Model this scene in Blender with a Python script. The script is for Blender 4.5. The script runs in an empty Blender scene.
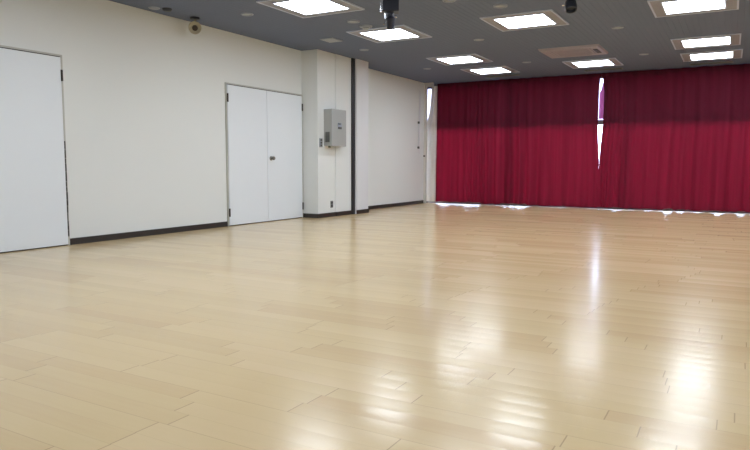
import bpy, bmesh, math, random
from mathutils import Vector, Matrix
random.seed(7)
S = bpy.context.scene
COL = S.collection
H = 2.8            # ceiling height
WL, WR = -6.486, 3.5
YF, YB = -1.6, 14.22
PI = math.pi

# ------------------------------------------------------------------ materials
def lin(c):
    return tuple(((v/255)/12.92 if v/255 <= .04045 else ((v/255+.055)/1.055)**2.4) for v in c) + (1.0,)

def mat(name, rgb, rough=.5, metal=0.0, spec=.5, bump=0.0, bscale=80, var=0.0):
    m = bpy.data.materials.new(name); m.use_nodes = True
    nt = m.node_tree; b = nt.nodes['Principled BSDF']
    b.inputs['Roughness'].default_value = rough
    b.inputs['Metallic'].default_value = metal
    b.inputs['Specular IOR Level'].default_value = spec
    tc = nt.nodes.new('ShaderNodeTexCoord')
    nz = nt.nodes.new('ShaderNodeTexNoise'); nz.inputs['Scale'].default_value = bscale
    nt.links.new(tc.outputs['Object'], nz.inputs['Vector'])
    c = lin(rgb)
    mx = nt.nodes.new('ShaderNodeMix'); mx.data_type = 'RGBA'
    mx.inputs['A'].default_value = tuple(v*(1-var) for v in c[:3]) + (1,)
    mx.inputs['B'].default_value = tuple(min(1, v*(1+var)) for v in c[:3]) + (1,)
    nt.links.new(nz.outputs['Fac'], mx.inputs['Factor'])
    nt.links.new(mx.outputs['Result'], b.inputs['Base Color'])
    if bump:
        bp = nt.nodes.new('ShaderNodeBump'); bp.inputs['Distance'].default_value = bump
        nt.links.new(nz.outputs['Fac'], bp.inputs['Height']); nt.links.new(bp.outputs['Normal'], b.inputs['Normal'])
    return m

def emit_mat(name, rgb, strength):
    m = bpy.data.materials.new(name); m.use_nodes = True
    b = m.node_tree.nodes['Principled BSDF']
    b.inputs['Base Color'].default_value = (.9, .9, .9, 1)
    b.inputs['Emission Color'].default_value = rgb + (1,)
    b.inputs['Emission Strength'].default_value = strength
    return m

LAMP = 9.0
M = {}
M['wall'] = mat('wall_paper', (227, 229, 228), .85, spec=.2, bump=.0006, bscale=140, var=.015)
M['post'] = mat('pale_post_paint', (222, 222, 226), .7, spec=.3)
M['door'] = mat('door_paint', (230, 235, 241), .45, spec=.4, var=.008, bscale=3)
M['frame'] = mat('door_frame_paint', (186, 185, 178), .5)
M['dark'] = mat('dark_gap', (52, 50, 48), .6)
M['base'] = mat('dark_vinyl_skirting', (46, 40, 38), .45)
M['rail'] = mat('dark_brown_metal', (36, 34, 37), .5)
M['ceil'] = mat('grey_ribbed_board', (110, 119, 141), .8, spec=.2, var=.03, bscale=2)
M['trim'] = mat('lamp_trim_grey', (196, 204, 226), .5)
M['splay'] = mat('lamp_splay', (148, 149, 162), .5)
M['lamp'] = emit_mat('lamp_diffuser', (.90, .985, 1.08), LAMP)
M['plast'] = mat('offwhite_plastic', (150, 157, 174), .5)
M['plast2'] = mat('warm_grey_plastic', (160, 152, 162), .5)
M['lens'] = mat('frosted_lens', (158, 164, 172), .35)
M['black'] = mat('black_metal', (42, 46, 56), .45)
M['navy'] = mat('dark_navy_metal', (30, 33, 48), .4)
M['chrome'] = mat('chrome', (220, 222, 230), .2, metal=1.0)
M['steel'] = mat('brushed_steel', (140, 138, 134), .35, metal=1.0)
M['hinge'] = mat('dark_hinge', (66, 58, 52), .4, metal=.6)
M['box'] = mat('grey_panel_paint', (166, 168, 166), .45, var=.01)
M['boxd'] = mat('grey_panel_louver', (112, 114, 112), .5)
M['sock'] = mat('socket_grey', (92, 92, 88), .5)
M['beige'] = mat('beige_housing', (176, 168, 146), .5)
M['lining'] = None
M['alum'] = mat('aluminium_frame', (120, 112, 112), .4, metal=.5)
M['cornerp'] = mat('corner_trim_paint', (208, 204, 196), .6)
M['terrace'] = mat('pale_concrete', (190, 188, 184), .9, var=.08, bscale=3)

def cloth(name, dif, trn, mixf):
    m = bpy.data.materials.new(name); m.use_nodes = True
    nt = m.node_tree; nt.nodes.clear()
    out = nt.nodes.new('ShaderNodeOutputMaterial')
    d = nt.nodes.new('ShaderNodeBsdfDiffuse'); t = nt.nodes.new('ShaderNodeBsdfTranslucent')
    mx = nt.nodes.new('ShaderNodeMixShader'); mx.inputs[0].default_value = mixf
    tc = nt.nodes.new('ShaderNodeTexCoord'); mp = nt.nodes.new('ShaderNodeMapping')
    mp.inputs['Scale'].default_value = (4.5, 4.5, .12)
    nz = nt.nodes.new('ShaderNodeTexNoise'); nz.inputs['Scale'].default_value = 2.2; nz.inputs['Detail'].default_value = 4
    nt.links.new(tc.outputs['Object'], mp.inputs['Vector']); nt.links.new(mp.outputs['Vector'], nz.inputs['Vector'])
    for node, c in ((d, dif), (t, trn)):
        k = nt.nodes.new('ShaderNodeMix'); k.data_type = 'RGBA'
        k.inputs['A'].default_value = tuple(v*.62 for v in c) + (1,)
        k.inputs['B'].default_value = tuple(min(1, v*1.38) for v in c) + (1,)
        nt.links.new(nz.outputs['Fac'], k.inputs['Factor']); nt.links.new(k.outputs['Result'], node.inputs['Color'])
    nt.links.new(d.outputs[0], mx.inputs[1]); nt.links.new(t.outputs[0], mx.inputs[2]); nt.links.new(mx.outputs[0], out.inputs['Surface'])
    return m
M['red'] = cloth('red_curtain_cloth', (.086, .019, .034), (.074, .0014, .0045), .42)
M['pink'] = cloth('pink_sheer_lining', (.55, .16, .32), (.62, .20, .38), .55)
M['lining'] = cloth('pale_curtain_lining', (.70, .64, .56), (.55, .45, .35), .03)

def glass(name, tint):
    m = bpy.data.materials.new(name); m.use_nodes = True
    nt = m.node_tree; nt.nodes.clear()
    out = nt.nodes.new('ShaderNodeOutputMaterial')
    tr = nt.nodes.new('ShaderNodeBsdfTransparent'); tr.inputs['Color'].default_value = tint + (1,)
    gl = nt.nodes.new('ShaderNodeBsdfGlossy'); gl.inputs['Roughness'].default_value = .02
    fr = nt.nodes.new('ShaderNodeFresnel'); fr.inputs['IOR'].default_value = 1.45
    mx = nt.nodes.new('ShaderNodeMixShader')
    nt.links.new(fr.outputs[0], mx.inputs[0]); nt.links.new(tr.outputs[0], mx.inputs[1]); nt.links.new(gl.outputs[0], mx.inputs[2])
    nt.links.new(mx.outputs[0], out.inputs['Surface'])
    return m
M['glass'] = glass('clear_window_glass', (.95, .96, .97))
M['glass_t'] = glass('added_tint_glass', (.43, .41, .46))  # tint is added to dim daylight on the upper curtain

def floor_mat():
    m = bpy.data.materials.new('maple_strip_flooring'); m.use_nodes = True
    nt = m.node_tree; N = nt.nodes.new; L = nt.links.new
    b = nt.nodes['Principled BSDF']
    def mt(op, a, c=None, d=None):
        n = N('ShaderNodeMath'); n.operation = op
        for i, v in enumerate((a, c, d)):
            if v is None: continue
            if isinstance(v, (int, float)): n.inputs[i].default_value = v
            else: L(v, n.inputs[i])
        return n.outputs[0]
    def wn(x, y):
        cmb = N('ShaderNodeCombineXYZ'); L(x, cmb.inputs[0])
        if isinstance(y, (int, float)): cmb.inputs[1].default_value = y
        else: L(y, cmb.inputs[1])
        w = N('ShaderNodeTexWhiteNoise'); w.noise_dimensions = '2D'; L(cmb.outputs[0], w.inputs['Vector'])
        return w
    tc = N('ShaderNodeTexCoord'); sp = N('ShaderNodeSeparateXYZ'); L(tc.outputs['Object'], sp.inputs[0])
    x, y = sp.outputs[0], sp.outputs[1]
    SW, LEN = .101, .91
    ry = mt('DIVIDE', y, SW); r = mt('FLOOR', ry); fy = mt('FRACT', ry)
    bd = mt('FLOOR', mt('DIVIDE', y, SW*3)); k = mt('SUBTRACT', r, mt('MULTIPLY', bd, 3))
    off = mt('ADD', mt('MULTIPLY', wn(bd, 3.7).outputs['Value'], LEN), mt('MULTIPLY', mt('MULTIPLY', k, mt('SUBTRACT', wn(bd, 9.1).outputs['Value'], .35)), .22))
    rx = mt('DIVIDE', mt('ADD', x, off), LEN); c = mt('FLOOR', rx); fx = mt('FRACT', rx)
    pn = wn(r, c)
    bn = wn(bd, mt('ADD', c, 40.3))
    v = mt('ADD', mt('MULTIPLY', pn.outputs['Value'], .35), mt('MULTIPLY', bn.outputs['Value'], .65))
    # wood grain, stretched along the strips
    mp = N('ShaderNodeMapping'); mp.inputs['Scale'].default_value = (1.3, 26, 1)
    ad = N('ShaderNodeVectorMath'); ad.operation = 'ADD'; L(tc.outputs['Object'], ad.inputs[0])
    sc = N('ShaderNodeVectorMath'); sc.operation = 'SCALE'; L(pn.outputs['Color'], sc.inputs[0]); sc.inputs['Scale'].default_value = 7
    L(sc.outputs[0], ad.inputs[1]); L(ad.outputs[0], mp.inputs['Vector'])
    nz = N('ShaderNodeTexNoise'); nz.inputs['Scale'].default_value = 2.0; nz.inputs['Detail'].default_value = 5; L(mp.outputs[0], nz.inputs['Vector'])
    fac = mt('ADD', mt('MULTIPLY', v, .75), mt('MULTIPLY', nz.outputs['Fac'], .3))
    cr = N('ShaderNodeValToRGB'); L(fac, cr.inputs[0])
    cr.color_ramp.elements[0].position = .08; cr.color_ramp.elements[0].color = lin((203, 173, 129))
    cr.color_ramp.elements[1].position = .95; cr.color_ramp.elements[1].color = lin((215, 188, 146))
    e = cr.color_ramp.elements.new(.5); e.color = lin((210, 184, 139))
    # seams: faint between strips, clearer at the strip ends
    ey = mt('MINIMUM', fy, mt('SUBTRACT', 1, fy)); ex = mt('MULTIPLY', mt('MINIMUM', fx, mt('SUBTRACT', 1, fx)), LEN/SW)
    sy = mt('LESS_THAN', ey, .012); sx = mt('LESS_THAN', ex, .022)
    by = mt('LESS_THAN', mt('MULTIPLY', mt('MINIMUM', mt('FRACT', mt('DIVIDE', y, SW*3)), mt('SUBTRACT', 1, mt('FRACT', mt('DIVIDE', y, SW*3)))), 3), .016)
    seam = mt('MAXIMUM', mt('MAXIMUM', mt('MULTIPLY', sy, .10), mt('MULTIPLY', by, .22)), mt('MULTIPLY', sx, .42))
    mx = N('ShaderNodeMix'); mx.data_type = 'RGBA'; L(seam, mx.inputs['Factor']); L(cr.outputs[0], mx.inputs['A'])
    mx.inputs['B'].default_value = lin((110, 84, 56)); L(mx.outputs['Result'], b.inputs['Base Color'])
    # every strip sits at a slightly different tilt
    lw = N('ShaderNodeTexNoise'); lw.inputs['Scale'].default_value = 5.0; L(tc.outputs['Object'], lw.inputs['Vector'])
    ls = N('ShaderNodeSeparateColor'); L(lw.outputs['Color'], ls.inputs[0])
    cs = N('ShaderNodeSeparateColor'); L(pn.outputs['Color'], cs.inputs[0])
    nx = mt('ADD', mt('MULTIPLY', mt('SUBTRACT', cs.outputs[0], .5), .004), mt('MULTIPLY', mt('SUBTRACT', ls.outputs[0], .5), .006))
    ny = mt('ADD', mt('MULTIPLY', mt('SUBTRACT', cs.outputs[1], .5), .008), mt('ADD', mt('MULTIPLY', mt('SUBTRACT', fy, .5), .026), mt('MULTIPLY', mt('SUBTRACT', ls.outputs[1], .5), .005)))
    nv = N('ShaderNodeCombineXYZ'); L(nx, nv.inputs[0]); L(ny, nv.inputs[1]); nv.inputs[2].default_value = 1.0
    nn = N('ShaderNodeVectorMath'); nn.operation = 'NORMALIZE'; L(nv.outputs[0], nn.inputs[0]); L(nn.outputs[0], b.inputs['Normal'])
    L(mt('ADD', .20, mt('MULTIPLY', pn.outputs['Value'], .06)), b.inputs['Roughness'])
    b.inputs['Coat Weight'].default_value = .16; b.inputs['Coat Roughness'].default_value = .12; b.inputs['Coat IOR'].default_value = 1.5; L(nn.outputs[0], b.inputs['Coat Normal'])
    b.inputs['IOR'].default_value = 1.45; b.inputs['Specular IOR Level'].default_value = .5
    return m
M['floor'] = floor_mat()

# ------------------------------------------------------------------ mesh helpers
def box(bm, x0, x1, y0, y1, z0, z1, bev=0):
    vs = [bm.verts.new((x, y, z)) for z in (z0, z1) for y in (y0, y1) for x in (x0, x1)]
    fs = [bm.faces.new([vs[i] for i in f]) for f in ((0, 2, 3, 1), (4, 5, 7, 6), (0, 1, 5, 4), (2, 6, 7, 3), (0, 4, 6, 2), (1, 3, 7, 5))]
    if bev:
        es = list({e for f in fs for e in f.edges})
        bmesh.ops.bevel(bm, geom=es, offset=bev, segments=2, affect='EDGES', profile=.5)

def tube(bm, p0, p1, r0, r1=None, n=20, cap=True):
    r1 = r0 if r1 is None else r1
    p0, p1 = Vector(p0), Vector(p1); d = (p1-p0).normalized()
    a = d.orthogonal().normalized(); b = d.cross(a)
    A = [bm.verts.new(p0+(a*math.cos(2*PI*i/n)+b*math.sin(2*PI*i/n))*r0) for i in range(n)]
    B = [bm.verts.new(p1+(a*math.cos(2*PI*i/n)+b*math.sin(2*PI*i/n))*r1) for i in range(n)]
    for i in range(n): bm.faces.new((A[i], A[(i+1) % n], B[(i+1) % n], B[i]))
    if cap: bm.faces.new(A[::-1]); bm.faces.new(B)

def lathe(bm, prof, n=32, axis=(0, 0, 1), org=(0, 0, 0)):
    d = Vector(axis).normalized(); a = d.orthogonal().normalized(); b = d.cross(a); o = Vector(org)
    rings = []
    for r, t in prof:
        if r < 1e-6: rings.append([bm.verts.new(o+d*t)])
        else: rings.append([bm.verts.new(o+d*t+(a*math.cos(2*PI*i/n)+b*math.sin(2*PI*i/n))*r) for i in range(n)])
    for P, Q in zip(rings, rings[1:]):
        for i in range(n):
            j = (i+1) % n
            if len(P) == 1 and len(Q) == 1: continue
            if len(P) == 1: bm.faces.new((P[0], Q[j], Q[i]))
            elif len(Q) == 1: bm.faces.new((P[i], P[j], Q[0]))
            else: bm.faces.new((P[i], P[j], Q[j], Q[i]))

def obj(name, bm, m, parent=None, smooth=False, loc=None):
    bmesh.ops.recalc_face_normals(bm, faces=bm.faces)
    me = bpy.data.meshes.new(name); bm.to_mesh(me); bm.free()
    me.materials.append(m)
    if smooth:
        for p in me.polygons: p.use_smooth = True
        me.set_sharp_from_angle(angle=math.radians(35))
    o = bpy.data.objects.new(name, me); COL.objects.link(o)
    if parent: o.parent = parent
    if loc: o.location = loc
    return o

def boxes(name, lst, m, parent=None, bev=0):
    bm = bmesh.new()
    for b in lst: box(bm, *b, bev=bev)
    return obj(name, bm, m, parent)

def struct(o, label=None):
    o['kind'] = 'structure'
    if label: o['label'] = label
    return o

def thing(name, label, cat, loc=(0, 0, 0), rotz=0, group=None):
    o = bpy.data.objects.new(name, None); COL.objects.link(o)
    o.empty_display_size = .1
    o.location = loc; o.rotation_euler = (0, 0, rotz)
    tag(o, label, cat, group); return o

def tag(o, label, cat, group=None):
    o['label'] = label; o['category'] = cat
    if group: o['group'] = group
    return o

def dup(root, loc, label=None, rotz=0):
    r = root.copy(); COL.objects.link(r); r.location = loc; r.rotation_euler = (0, 0, rotz)
    if label: r['label'] = label
    for ch in list(root.children):
        c = ch.copy(); COL.objects.link(c); c.parent = r
        for g in list(ch.children):
            d = g.copy(); COL.objects.link(d); d.parent = c
    return r

def sroot(name, loc=(0, 0, 0)):
    o = bpy.data.objects.new(name, None); COL.objects.link(o); o.location = loc; o['kind'] = 'structure'; return o

# ------------------------------------------------------------------ room shell
bm = bmesh.new(); box(bm, WL-.15, WR+.15, YF, YB, -.1, 0)
struct(obj('floor', bm, M['floor']), 'glossy pale maple strip floor')

# ceiling: ribbed boards running away from the viewer
bm = bmesh.new()
P, GW, GD = .075, .012, .0022
prof = []; x = WL-.15
while x < WR+.15:
    prof += [(x, H), (x+P-GW, H), (x+P-GW+.003, H+GD), (x+P-.003, H+GD)]; x += P
prof.append((x, H))
va = [bm.verts.new((px, YF, pz)) for px, pz in prof]; vb = [bm.verts.new((px, YB, pz)) for px, pz in prof]
for i in range(len(prof)-1): bm.faces.new((va[i], va[i+1], vb[i+1], vb[i]))
t = [bm.verts.new(v) for v in ((prof[0][0], YF, H+.12), (prof[-1][0], YF, H+.12), (prof[-1][0], YB, H+.12), (prof[0][0], YB, H+.12))]
bm.faces.new(t)
for q in ((va[0], t[0], t[3], vb[0]), (va[-1], t[1], t[2], vb[-1])): bm.faces.new(q)
struct(obj('ceiling', bm, M['ceil']), 'dark grey ribbed ceiling')

struct(boxes('wall_left', [(WL-.15, WL, YF, 13.80, 0, H), (WL-.15, WL-.135, 13.80, YB, 0, H)], M['wall']), 'off white papered wall')
struct(boxes('wall_right', [(WR, WR+.15, YF, YB, 0, H)], M['wall']))
struct(boxes('wall_front', [(WL, WR, YF, YF+.1, 0, H)], M['wall']))

# pillar and end post on the left wall
PX, PX2, PX3 = -6.160, -6.148, -6.088
struct(boxes('trim_1', [(WL, PX, 8.9, 9.43, 0, H), (WL, PX2, 9.43, 9.94, 0, H)], M['wall']), 'boxed white pillar standing out from the left wall')
struct(boxes('trim_2', [(WL, PX2+.028, 9.94, 10.03, 0, H)], M['rail']), 'dark vertical rail between pillar and white end post')
struct(boxes('trim_3', [(WL, PX3, 10.03, 10.455, 0, H)], M['post']), 'white end post beside the dark rail')
BH, BT = .072, .012
b = boxes('baseboard_left', [(WL, WL+BT, 4.49, 7.033, 0, BH), (WL, PX, 8.9-BT, 8.9, 0, BH), (PX, PX+BT, 8.9-BT, 9.43, 0, BH),
    (PX2, PX2+BT, 9.43, 9.94, 0, BH), (PX3, PX3+BT, 10.03, 10.455+BT, 0, BH), (WL, WL+BT, 10.47, 13.72, 0, BH)], M['base'])
struct(b, 'dark brown skirting strip along the left wall')

# ------------------------------------------------------------------ doors
def door_leaf(y0, y1, parent, hand=None, hinge_side=None, ztop=2.04, hz_=(.2, 1.86)):
    lf = boxes('door_leaf', [(WL+.004, WL+.030, y0+.004, y1-.004, .012, ztop)], M['door'], parent, bev=.002)
    if hinge_side is not None:
        yy = hinge_side
        for z in hz_:
            bm = bmesh.new(); tube(bm, (WL+.036, yy, z-.06), (WL+.036, yy, z+.06), .012, n=12)
            h = obj('hinge', bm, M['hinge'], lf, True); h['label'] = 'dark metal hinge'
    return lf
def door_frame(y0, y1, parent, ztop=2.062):
    boxes('door_frame', [(WL, WL+.022, y0-.022, y0-.003, 0, ztop+.020), (WL, WL+.022, y1+.003, y1+.022, 0, ztop+.020), (WL, WL+.022, y0-.003, y1+.003, ztop+.003, ztop+.020)], M['frame'], parent)
    boxes('door_gap', [(WL, WL+.006, y0-.003, y1+.003, 0, ztop+.003)], M['dark'], parent)
d1 = sroot('door_1'); d1['label'] = 'white double door at the left edge, cut by the picture side'
door_frame(2.64, 4.463, d1, 2.062)
door_leaf(2.64, 3.555, d1, hinge_side=2.64, ztop=2.053)
lf = door_leaf(3.555, 4.463, d1, hinge_side=4.463, ztop=2.053, hz_=(1.86,))
bm = bmesh.new()
z = .10
while z < 1.10:
    dz = random.uniform(.05, .12); box(bm, WL+.022, WL+.030+random.uniform(0, .004), 4.461, 4.472+random.uniform(0, .006), z, z+dz-.003); z += dz
s_ = obj('edge_seal', bm, M['dark'], d1); s_['label'] = 'worn dark seal along the door edge'
d2 = sroot('door_2'); d2['label'] = 'white double door with round knob beside the pillar'
door_frame(7.06, 8.868, d2, 2.055)
door_leaf(7.06, 7.945, d2, hinge_side=7.06, ztop=2.046)
lf = door_leaf(7.945, 8.868, d2, hinge_side=8.868, ztop=2.046)
bm = bmesh.new(); lathe(bm, [(0, 0), (.034, 0), (.034, .006), (.014, .012), (.013, .035), (.027, .045), (.031, .058), (.024, .070), (0, .073)], 24, (1, 0, 0), (WL+.030, 8.03, 1.0))
k = obj('door_knob', bm, M['steel'], lf, True); k['label'] = 'steel door knob'
bm = bmesh.new(); box(bm, WL+.030, WL+.040, 8.055, 8.10, .985, 1.03, .002)
obj('lock_plate', bm, M['steel'], lf)

# ------------------------------------------------------------------ window wall behind the curtains
WY = 14.03
w = sroot('window_1'); w['label'] = 'tall glazed window wall hidden behind the red curtains'
TR0, TR1 = 1.745, 1.845
fr = [(-6.62, WR, WY, WY+.06, 0, .052), (-6.62, WR, WY, WY+.06, TR0, TR1), (-6.62, WR, WY, WY+.06, 2.70, H)]
xs = [-6.62, -4.55, -2.05, .45, 2.3, 3.45]
for x in xs: fr.append((x, x+.05, WY, WY+.06, .052, 2.70))
boxes('window_frame', fr, M['alum'], w)
for a, c in zip(xs, xs[1:]):
    boxes('window_pane', [(a+.05, c, WY+.026, WY+.032, .052, TR0)], M['glass'], w)
    p = boxes('transom_pane', [(a+.05, c, WY+.026, WY+.032, TR1, 2.70)], M['glass_t'], w); p['label'] = 'upper pane with tint added to darken the curtain top'
struct(boxes('trim_4', [(WL, -6.438, 13.72, 13.80, 0, H), (-6.438, -6.27, 13.72, 13.80, 2.715, H)], M['cornerp']), 'pale corner trim between left wall and curtain')
struct(boxes('terrace', [(-14, 10, 14.22, 30, -.12, -.02)], M['terrace']))

# ------------------------------------------------------------------ curtains
CY = 13.90
def interp(pts, z):
    pts = sorted(pts)
    if z <= pts[0][0]: return pts[0][1]
    for (a, va_), (b_, vb_) in zip(pts, pts[1:]):
        if z <= b_:
            t = (z-a)/(b_-a); return va_+(vb_-va_)*t
    return pts[-1][1]

def curtain_mesh(xl, xr, seed, step=.018, amp=.045, zt=2.785, hem=None, taper=.5):
    """xl, xr: edge profiles [(z, x)...]; folds get deeper towards the hem"""
    rnd = random.Random(seed)
    zs = [0.0, .02, .05, .1, .2, .35, .55, .8, 1.0, 1.2, 1.4, 1.6, 1.75, 1.85, 2.0, 2.2, 2.4, 2.55, 2.68, 2.73, 2.76, 1.0*zt]
    x0, x1 = interp(xl, 1.0), interp(xr, 1.0)
    n = int((x1-x0)/step)
    ph = rnd.uniform(0, 6); f = []
    for i in range(n+1):
        ph += 2*PI*step/(.25+.10*math.sin(i*step*1.7+seed)+.06*math.sin(i*step*5.1+2*seed)); f.append(ph)
    w2 = [rnd.uniform(0, 6) for _ in range(4)]
    bm = bmesh.new(); rows = []
    for zi in zs:
        row = []
        a, c = interp(xl, zi), interp(xr, zi)
        for i in range(n+1):
            u = i/n; s = i*step
            k = amp*(.62+.38*(1-zi/zt))*(.75+.45*math.sin(s*2.3+w2[0]))
            y = math.sin(f[i])*k+.012*math.sin(f[i]*.37+w2[1])*(1-zi/zt)+.006*math.sin(f[i]*2.3+zi*1.2+w2[2])
            lo = hem(a+(c-a)*u) if hem else .03
            zz = lo+(zt-lo)*(zi/zt)
            row.append(bm.verts.new((a+(c-a)*u, CY+y, zz)))
        rows.append(row)
    for r0, r1 in zip(rows, rows[1:]):
        for i in range(n): bm.faces.new((r0[i], r0[i+1], r1[i+1], r1[i]))
    return bm

def hem_l(x):
    h = .024+.005*math.sin(x*9)+.004*math.sin(x*23+1)
    if x < -5.0: h += .026*max(0, min(1, (-5.05-x)/.12))*min(1, max(.55, (x+6.3)/.2))
    d = abs(x+4.35)
    if d < .33: h += .030*(1-(d/.33)**4)
    return h
def hem_r(x):
    h = .032+.004*math.sin(x*8+2)+.004*math.sin(x*19)
    for c, w_, k in ((-2.15, .14, .012), (-1.20, .10, .022), (-.98, .08, .012), (-.38, .12, .018), (.06, .08, .012)):
        d = abs(x-c)
        if d < w_: h += k*(1-(d/w_)**4)
    return h
gapL = [(0, -2.560), (.9, -2.547), (1.08, -2.548), (1.3, -2.572), (1.75, -2.597), (2.4, -2.597), (2.66, -2.592), (2.72, -2.56)]
gapR = [(0, -2.566), (.9, -2.545), (1.1, -2.546), (1.75, -2.500), (1.9, -2.496), (2.4, -2.496), (2.62, -2.515), (2.70, -2.53), (2.73, -2.555)]
edgeL = [(0, -6.262), (.8, -6.258), (1.6, -6.245), (2.8, -6.232)]
cl = thing('curtain', 'deep red floor length curtain left of the bright gap', 'curtain', (0, 0, 0))
obj('curtain_cloth', curtain_mesh(edgeL, gapL, 3, hem=hem_l), M['red'], cl, True)
cr = thing('curtain', 'deep red floor length curtain right of the bright gap', 'curtain', (0, 0, 0))
obj('curtain_cloth', curtain_mesh(gapR, [(0, 3.44), (2.8, 3.44)], 11, hem=hem_r), M['red'], cr, True)
# pale sheer showing in the upper half of the gap
def strip(xl, xr, z0, z1, y0, amp, fr_, nz=30, nx=16):
    bm = bmesh.new(); rows = []
    for j in range(nz+1):
        z = z0+(z1-z0)*j/nz; a, c = interp(xl, z), interp(xr, z)
        rows.append([bm.verts.new((a+(c-a)*i/nx, y0+amp*math.sin(fr_*i/nx*2*PI+.4*math.sin(z*2)), z)) for i in range(nx+1)])
    for r0, r1 in zip(rows, rows[1:]):
        for i in range(nx): bm.faces.new((r0[i], r0[i+1], r1[i+1], r1[i]))
    return bm
o = obj('sheer_lining', strip([(1.86, -2.600), (2.4, -2.598), (2.45, -2.565), (2.60, -2.535)], [(1.86, -2.44), (2.6, -2.44)], 1.86, 2.60, CY+.07, .022, 3.5), M['pink'], cr, True)
o['label'] = 'pink sheer lining edge'
# pale lining at the wall end of the left curtain
o = obj('curtain_lining', strip([(.03, -6.55), (1.0, -6.555), (1.80, -6.545), (1.95, -6.50), (2.15, -6.45), (2.4, -6.42), (2.72, -6.40)], [(.03, -6.25), (.8, -6.246), (1.6, -6.235), (2.72, -6.222)], .03, 2.74, CY+.06, .022, 1.6, nz=40), M['lining'], cl, True)
o['label'] = 'pale lining turned out at the wall end'

# pull cord and hook on the left wall near the curtain
c = thing('pull_cord', 'thin white curtain pull cord hanging on the left wall by the curtain', 'cord', (WL+.02, 13.40, 1.05))
bm = bmesh.new(); tube(bm, (0, 0, .2), (0, .06, 1.55), .011, n=10); tube(bm, (.006, .03, .1), (.006, .09, 1.5), .006, n=8); obj('cord', bm, M['post'], c, True)
for z in (.25, .82):
    bm = bmesh.new(); box(bm, -.016, .020, -.022, .022, z-.025, z+.025, .004); o = obj('clip', bm, M['sock'], c); o['label'] = 'grey cord clip'
hk = thing('tieback_hook', 'small dark curtain tieback hook on the pale corner trim', 'hook', (-6.462, 13.722, 1.11))
bm = bmesh.new(); lathe(bm, [(0, 0), (.02, 0), (.02, .006), (.008, .01), (.008, .03), (.016, .036), (.016, .044), (0, .048)], 16, (0, -1, 0), (0, 0, 0)); obj('hook_stem', bm, M['hinge'], hk, True)

# ------------------------------------------------------------------ ceiling lights
def make_light(name, label):
    r = thing(name, label, 'ceiling light', (0, 0, H), 0, 'square ceiling lights')
    def ring(bm, a, b_, z0, z1):
        for (x0, x1, y0, y1) in ((-a, a, -a, -b_), (-a, a, b_, a), (-a, -b_, -b_, b_), (b_, a, -b_, b_)): box(bm, x0, x1, y0, y1, z0, z1)
    bm = bmesh.new(); ring(bm, .465, .444, -.014, 0); obj('trim_ring', bm, M['trim'], r)
    # shallow splayed reflector between trim and diffuser
    bm = bmesh.new(); a, b_ = .444, .335
    A = [bm.verts.new((sx*a, sy*a, -.010)) for sx, sy in ((-1, -1), (1, -1), (1, 1), (-1, 1))]
    B = [bm.verts.new((sx*b_, sy*b_, -.004)) for sx, sy in ((-1, -1), (1, -1), (1, 1), (-1, 1))]
    for i in range(4): bm.faces.new((A[i], A[(i+1) % 4], B[(i+1) % 4], B[i]))
    obj('reflector', bm, M['splay'], r)
    bm = bmesh.new(); ring(bm, .335, .318, -.014, 0); obj('inner_trim', bm, M['trim'], r)
    bm = bmesh.new(); box(bm, -.318, .318, -.318, .318, -.012, -.002); o = obj('diffuser', bm, M['lamp'], r); o['label'] = 'glowing white diffuser'
    return r
lt = [(-4.54, 6.45, 'square ceiling light cut by the top edge nearest the left wall'),
      (-4.53, 8.40, 'square ceiling light partly behind the hanging dark spotlight'),
      (-4.49, 11.00, 'square ceiling light second from the curtain in the left row'),
      (-4.46, 12.55, 'square ceiling light nearest the curtain in the left row'),
      (-2.555, 8.50, 'square ceiling light in front of the ceiling air conditioner'),
      (-2.47, 12.57, 'square ceiling light between the ceiling air conditioner and the curtain gap'),
      (-.565, 8.62, 'square ceiling light cut by the top edge at the right'),
      (-.545, 11.24, 'square ceiling light second from the curtain in the right row'),
      (-.52, 12.68, 'square ceiling light nearest the curtain in the right row')]
off = [(-2.55, 6.55), (-.57, 6.6), (1.45, 6.6), (1.45, 8.6), (1.45, 11.2), (1.45, 12.7), (-4.54, 4.0), (-2.55, 4.0), (-.55, 4.0), (1.45, 4.0), (-4.54, 1.6), (-2.55, 1.6), (-.55, 1.6), (1.45, 1.6)]  # unseen lamps carrying on the rows, added to light the room
L0 = None
for i, (x, y, lb) in enumerate(lt):
    if L0 is None: L0 = make_light('ceiling_light', lb); L0.location = (x, y, H)
    else: dup(L0, (x, y, H), lb, .012 if x > -1 else 0)
for x, y in off:
    dup(L0, (x, y, H), 'unseen square ceiling light added outside the picture frame to light the room')

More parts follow.
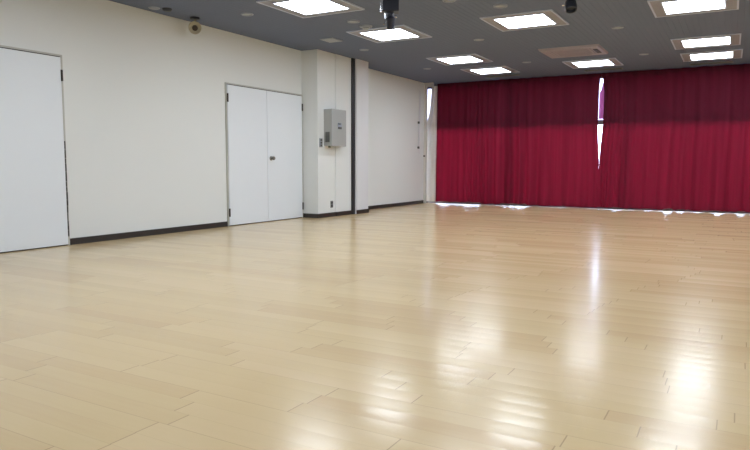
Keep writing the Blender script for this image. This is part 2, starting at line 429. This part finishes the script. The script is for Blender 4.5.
# small round downlights
def make_down(label):
    r = thing('recessed_downlight', label, 'downlight', (0, 0, H), 0, 'unlit round downlights')
    bm = bmesh.new(); lathe(bm, [(.058, -.004), (.060, -.012), (.074, -.012), (.080, -.006), (.080, 0)], 32); obj('trim_ring', bm, M['plast'], r, True)
    bm = bmesh.new(); lathe(bm, [(0, -.006), (.058, -.004), (.058, -.001), (0, -.001)], 32); obj('lens', bm, M['lens'], r, True)
    return r
D0 = None
for x, y, lb in [(-5.523, 6.43, 'small round unlit downlight left of the nearest left ceiling light'),
                 (-5.50, 9.30, 'small round unlit downlight above the white end post'),
                 (-5.465, 11.70, 'small round unlit downlight left of the last left ceiling lights'),
                 (-3.54, 9.41, 'small round unlit downlight just left of the square light before the air conditioner'),
                 (-3.52, 11.85, 'small round unlit downlight left of the ceiling air conditioner'),
                 (-1.56, 9.51, 'small round unlit downlight right of the ceiling air conditioner, nearer the viewer'),
                 (-1.52, 11.97, 'small round unlit downlight right of the light by the curtain gap'),
                 (-3.016, 7.03, 'small round unlit downlight cut by the top edge right of the hanging spotlight')]:
    if D0 is None: D0 = make_down(lb); D0.location = (x, y, H)
    else: dup(D0, (x, y, H), lb)

def make_speaker(label, loc):
    r = thing('ceiling_speaker', label, 'speaker', loc, 0, 'round ceiling speakers')
    bm = bmesh.new(); lathe(bm, [(.064, -.006), (.068, -.016), (.082, -.016), (.088, 0)], 32); obj('rim', bm, M['plast'], r, True)
    bm = bmesh.new(); lathe(bm, [(0, -.010), (.066, -.008), (.066, -.001), (0, -.001)], 32); obj('grille', bm, M['lens'], r, True)
    return r
s0 = make_speaker('round pale ceiling disc between the two nearest left ceiling lights', (-4.55, 7.42, H))
dup(s0, (-2.58, 7.56, H), 'round pale ceiling disc in front of the middle ceiling light')
sd = thing('smoke_detector', 'white smoke detector beside the left ceiling light', 'smoke detector', (-4.56, 7.76, H))
bm = bmesh.new(); lathe(bm, [(0, -.022), (.085, -.018), (.09, 0), (0, 0)], 32); obj('mount', bm, M['plast'], sd, True)
bm = bmesh.new(); lathe(bm, [(0, -.052), (.03, -.05), (.048, -.036), (.052, -.0205), (0, -.0205)], 32); obj('sensor_dome', bm, M['lens'], sd, True)
ap = thing('access_panel', 'square pale ceiling access panel above the pillar', 'ceiling panel', (-5.51, 8.33, H))
bm = bmesh.new(); box(bm, -.125, .125, -.155, .155, -.012, 0, .002); obj('frame', bm, M['plast'], ap)
bm = bmesh.new(); box(bm, -.11, .11, -.14, .14, -.016, -.0125, .001); obj('plate', bm, M['lens'], ap)
dk = thing('ceiling_socket', 'small dark round ceiling socket left of the beige spotlight', 'socket', (-6.20, 5.74, H))
bm = bmesh.new(); lathe(bm, [(0, -.03), (.04, -.03), (.055, -.02), (.06, 0), (0, 0)], 24); obj('socket_body', bm, M['black'], dk, True)
dk = thing('ceiling_rose', 'small pale round ceiling cover nearest the left wall', 'ceiling cover', (-6.30, 5.63, H))
bm = bmesh.new(); lathe(bm, [(0, -.014), (.05, -.014), (.066, -.008), (.07, 0), (0, 0)], 24); obj('cover', bm, M['plast'], dk, True)

# slot diffusers beside the curtain
q = None
for x, y, lb in [(-4.49, 13.40, 'slim grey ceiling slot diffuser above the left curtain'), (-2.45, 13.48, 'slim grey ceiling slot diffuser above the curtain gap'), (-.56, 13.6, 'slim grey ceiling slot diffuser above the right end of the curtain')]:
    if q is None:
        q = thing('slot_diffuser', lb, 'air vent', (x, y, H), 0, 'slot diffusers by the curtain')
        bm = bmesh.new()
        for (a, b_, c_, d_) in ((-.36, .36, -.075, -.06), (-.36, .36, .06, .075), (-.36, -.345, -.06, .06), (.345, .36, -.06, .06)): box(bm, a, b_, c_, d_, -.012, 0)
        obj('frame', bm, M['boxd'], q)
        bm = bmesh.new()
        for i in range(5): box(bm, -.345, .345, -.05+i*.022, -.042+i*.022, -.009, -.001)
        obj('blade', bm, M['sock'], q)
    else: dup(q, (x, y, H), lb)

# ceiling cassette air conditioner
ac = thing('air_conditioner', 'flat beige ceiling cassette air conditioner between two square lights', 'air conditioner', (-2.50, 11.08, H))
bm = bmesh.new()
A = [(-.48, -.43, 0), (.48, -.43, 0), (.48, .43, 0), (-.48, .43, 0)]; B = [(x*.965, y*.965, -.032) for x, y, z in A]; C_ = [(x*.66, y*.66, -.032) for x, y, z in A]; D_ = [(x*.64, y*.64, -.020) for x, y, z in A]
R_ = [[bm.verts.new(v) for v in ring_] for ring_ in (A, B, C_, D_)]
for P_, Q_ in zip(R_, R_[1:]):
    for i in range(4): bm.faces.new((P_[i], P_[(i+1) % 4], Q_[(i+1) % 4], Q_[i]))
obj('housing_panel', bm, M['plast2'], ac)
bm = bmesh.new(); box(bm, -.30, .30, -.265, .265, -.030, -.020, .003)
for i in range(14): box(bm, -.27, .27, -.24+i*.035, -.226+i*.035, -.036, -.030)
obj('intake_grille', bm, M['plast2'], ac)
for (x0, x1, y0, y1, mm) in ((.345, .415, -.19, .19, 'dark'), (-.415, -.345, -.19, .19, 'plast2'), (-.22, .22, -.375, -.305, 'plast2'), (-.22, .22, .305, .375, 'plast2')):
    bm = bmesh.new(); box(bm, x0, x1, y0, y1, -.040, -.0325, .003); o = obj('louver', bm, M[mm], ac)
    if mm == 'dark': o['label'] = 'louver coloured dark for the shade of an open slot'  # solid blade; dark colour stands in for shade inside an open slot

# ------------------------------------------------------------------ hanging spotlights
sp = thing('hanging_spotlight', 'dark hanging spotlight with chrome bracket cut by the top edge', 'spotlight', (-3.335, 6.2, H), .49)
bm = bmesh.new(); box(bm, -.088, .088, -.08, .08, -.272, -.0, .006); o = obj('mounting_box', bm, M['navy'], sp)
bm = bmesh.new(); tube(bm, (-.004, 0, -.272), (-.004, 0, -.345), .045, .040, 20); obj('neck', bm, M['navy'], sp, True)
bm = bmesh.new(); lathe(bm, [(0, .06), (.03, .06), (.048, .04), (.045, -.02), (.036, -.075), (.032, -.075), (.028, -.03), (0, -.03)], 24, (.05, -.25, 1), (.0, -.01, -.372)); obj('lamp_head', bm, M['navy'], sp, True)
bm = bmesh.new(); box(bm, -.112, -.092, -.03, .0, -.275, -.16, .004); o = obj('bracket', bm, M['chrome'], sp); o['label'] = 'chrome side lever'
bm = bmesh.new(); pts = [(-.055, -.03, -.285), (-.052, -.035, -.35), (-.072, -.05, -.41)]
for a, b_ in zip(pts, pts[1:]): tube(bm, a, b_, .009, n=10)
o = obj('yoke_arm', bm, M['chrome'], sp, True); o['label'] = 'bright metal yoke arm'
bm = bmesh.new(); tube(bm, (.04, -.02, -.322), (.065, -.025, -.322), .012, n=14); obj('knob', bm, M['chrome'], sp, True)

sp = thing('ceiling_spotlight', 'dark round spotlight cut by the top edge beside the middle light', 'spotlight', (-1.745, 7.5, H), .23)
bm = bmesh.new(); lathe(bm, [(0, 0), (.05, 0), (.05, -.02), (.02, -.025), (.02, -.05), (0, -.05)], 24); obj('mount', bm, M['black'], sp, True)
bm = bmesh.new(); lathe(bm, [(0, 0), (.045, .0), (.062, .03), (.066, .10), (.062, .13), (.052, .13), (.045, .10), (0, .10)], 28, (.1, -.45, -1), (0, .02, -.05)); obj('lamp_head', bm, M['black'], sp, True)
bm = bmesh.new(); tube(bm, (-.066, 0, -.10), (-.09, 0, -.10), .012, n=12); obj('knob', bm, M['chrome'], sp, True)

sp = thing('ceiling_spotlight', 'round beige spotlight facing the room by the left wall', 'spotlight', (-6.25, 6.25, H))
bm = bmesh.new(); lathe(bm, [(0, 0), (.062, 0), (.060, -.022), (.02, -.026), (0, -.026)], 24); o = obj('mount', bm, M['navy'], sp, True); o['label'] = 'dark ceiling mount'
ax = Vector((.66, -.68, -.22)).normalized(); og = Vector((0, 0, -.128))
bm = bmesh.new(); tube(bm, (0, 0, -.026), (0, 0, -.075), .014, n=12); obj('stem', bm, M['beige'], sp, True)
bm = bmesh.new(); lathe(bm, [(0, -.075), (.04, -.07), (.068, -.04), (.078, .0), (.082, .03), (.076, .042), (.062, .036), (.036, .022), (0, .022)], 36, ax, og); obj('housing', bm, M['beige'], sp, True)
bm = bmesh.new(); lathe(bm, [(0, .022), (.034, .022), (.036, .030), (.028, .038), (0, .042)], 28, ax, og+Vector((0, 0, -.004))); o = obj('lens', bm, M['hinge'], sp, True); o['label'] = 'dark round centre'

# ------------------------------------------------------------------ electric panel, switch and outlet on the pillar
eb = thing('electrical_panel', 'grey metal electrical panel box fixed high on the white pillar', 'electrical panel', (PX, 9.305, 1.22))
D = -5.995-PX; hy = .225; hz = .615
bm = bmesh.new(); box(bm, .0, D-.022, -hy, .085, 0, hz, .004); box(bm, PX2-PX+.001, D-.022, .085, hy, 0, hz, .004); obj('body', bm, M['box'], eb)
bm = bmesh.new(); box(bm, D-.021, D, -hy-.002, hy+.002, -.004, hz+.004, .005); dr = obj('door', bm, M['box'], eb)
bm = bmesh.new(); box(bm, D+.0005, D+.004, -.045, .075, .285, .395, .001); o = obj('name_plate', bm, M['plast'], dr); o['label'] = 'small pale plate'
bm = bmesh.new(); box(bm, D+.0045, D+.012, -.035, .065, .29, .325, .001); box(bm, D+.0045, D+.012, -.03, .04, .365, .385, .001); o = obj('latch', bm, M['sock'], dr); o['label'] = 'dark latch and slot'
bm = bmesh.new(); box(bm, .035, .12, -hy-.006, -hy-.0005, .06, .235, .001); vp = obj('vent_plate', bm, M['boxd'], eb)
bm = bmesh.new()
for i in range(8): box(bm, .042, .113, -hy-.013, -hy-.0065, .07+i*.02, .08+i*.02)
o = obj('vent_louver', bm, M['sock'], vp); o['label'] = 'grey ventilation slots'
bm = bmesh.new(); tube(bm, (.07, -.16, -.03), (.07, -.16, -.001), .022, n=16); o = obj('cable_gland', bm, M['sock'], eb, True); o['label'] = 'dark cable gland under the box'

sw = thing('light_switch', 'three button light switch on the pillar left of the grey panel', 'light switch', (PX, 8.985, 1.27))
bm = bmesh.new(); box(bm, 0, .010, -.045, .045, -.075, .075, .003); pl = obj('plate', bm, M['lens'], sw)
for dz in (-.045, 0, .045):
    bm = bmesh.new(); box(bm, .0105, .020, -.022, .022, dz-.016, dz+.016, .002); o = obj('button', bm, M['sock'], sw)
ot = thing('wall_outlet', 'grey wall outlet low on the white pillar', 'wall outlet', (PX, 9.31, .215))
bm = bmesh.new(); box(bm, 0, .009, -.038, .038, -.06, .06, .003); obj('plate', bm, M['boxd'], ot)
for dz in (-.027, .027):
    bm = bmesh.new(); box(bm, .0095, .013, -.022, .022, dz-.018, dz+.018, .001); o = obj('socket', bm, M['dark'], ot)

# ------------------------------------------------------------------ camera
f, yaw, pit, rol, hc = 639.55, -.51656, -.09395, .002634, .90313
cy_, sy_, cp_, sp_ = math.cos(yaw), math.sin(yaw), math.cos(pit), math.sin(pit)
F = Vector((sy_*cp_, cy_*cp_, sp_)); R = Vector((cy_, -sy_, 0)); U = R.cross(F)
R2 = R*math.cos(rol)+U*math.sin(rol); U2 = -R*math.sin(rol)+U*math.cos(rol)
cam = bpy.data.cameras.new('camera'); cam.sensor_fit = 'HORIZONTAL'; cam.sensor_width = 36; cam.lens = f/750*36
co = bpy.data.objects.new('camera', cam); COL.objects.link(co)
co.matrix_world = Matrix(((R2.x, U2.x, -F.x, 0), (R2.y, U2.y, -F.y, 0), (R2.z, U2.z, -F.z, hc), (0, 0, 0, 1)))
S.camera = co

# ------------------------------------------------------------------ daylight and exposure
wd = bpy.data.worlds.new('sky'); S.world = wd; wd.use_nodes = True
bg = wd.node_tree.nodes['Background']; bg.inputs['Color'].default_value = (.60, .72, 1.0, 1); bg.inputs['Strength'].default_value = 15.0
S.view_settings.view_transform = 'Standard'; S.view_settings.look = 'None'
S.view_settings.gamma = 1.0; S.view_settings.use_curve_mapping = False
S.view_settings.exposure = 0.84
S.cycles.max_bounces = 10; S.cycles.diffuse_bounces = 6; S.cycles.transparent_max_bounces = 12
S.cycles.use_denoising = True
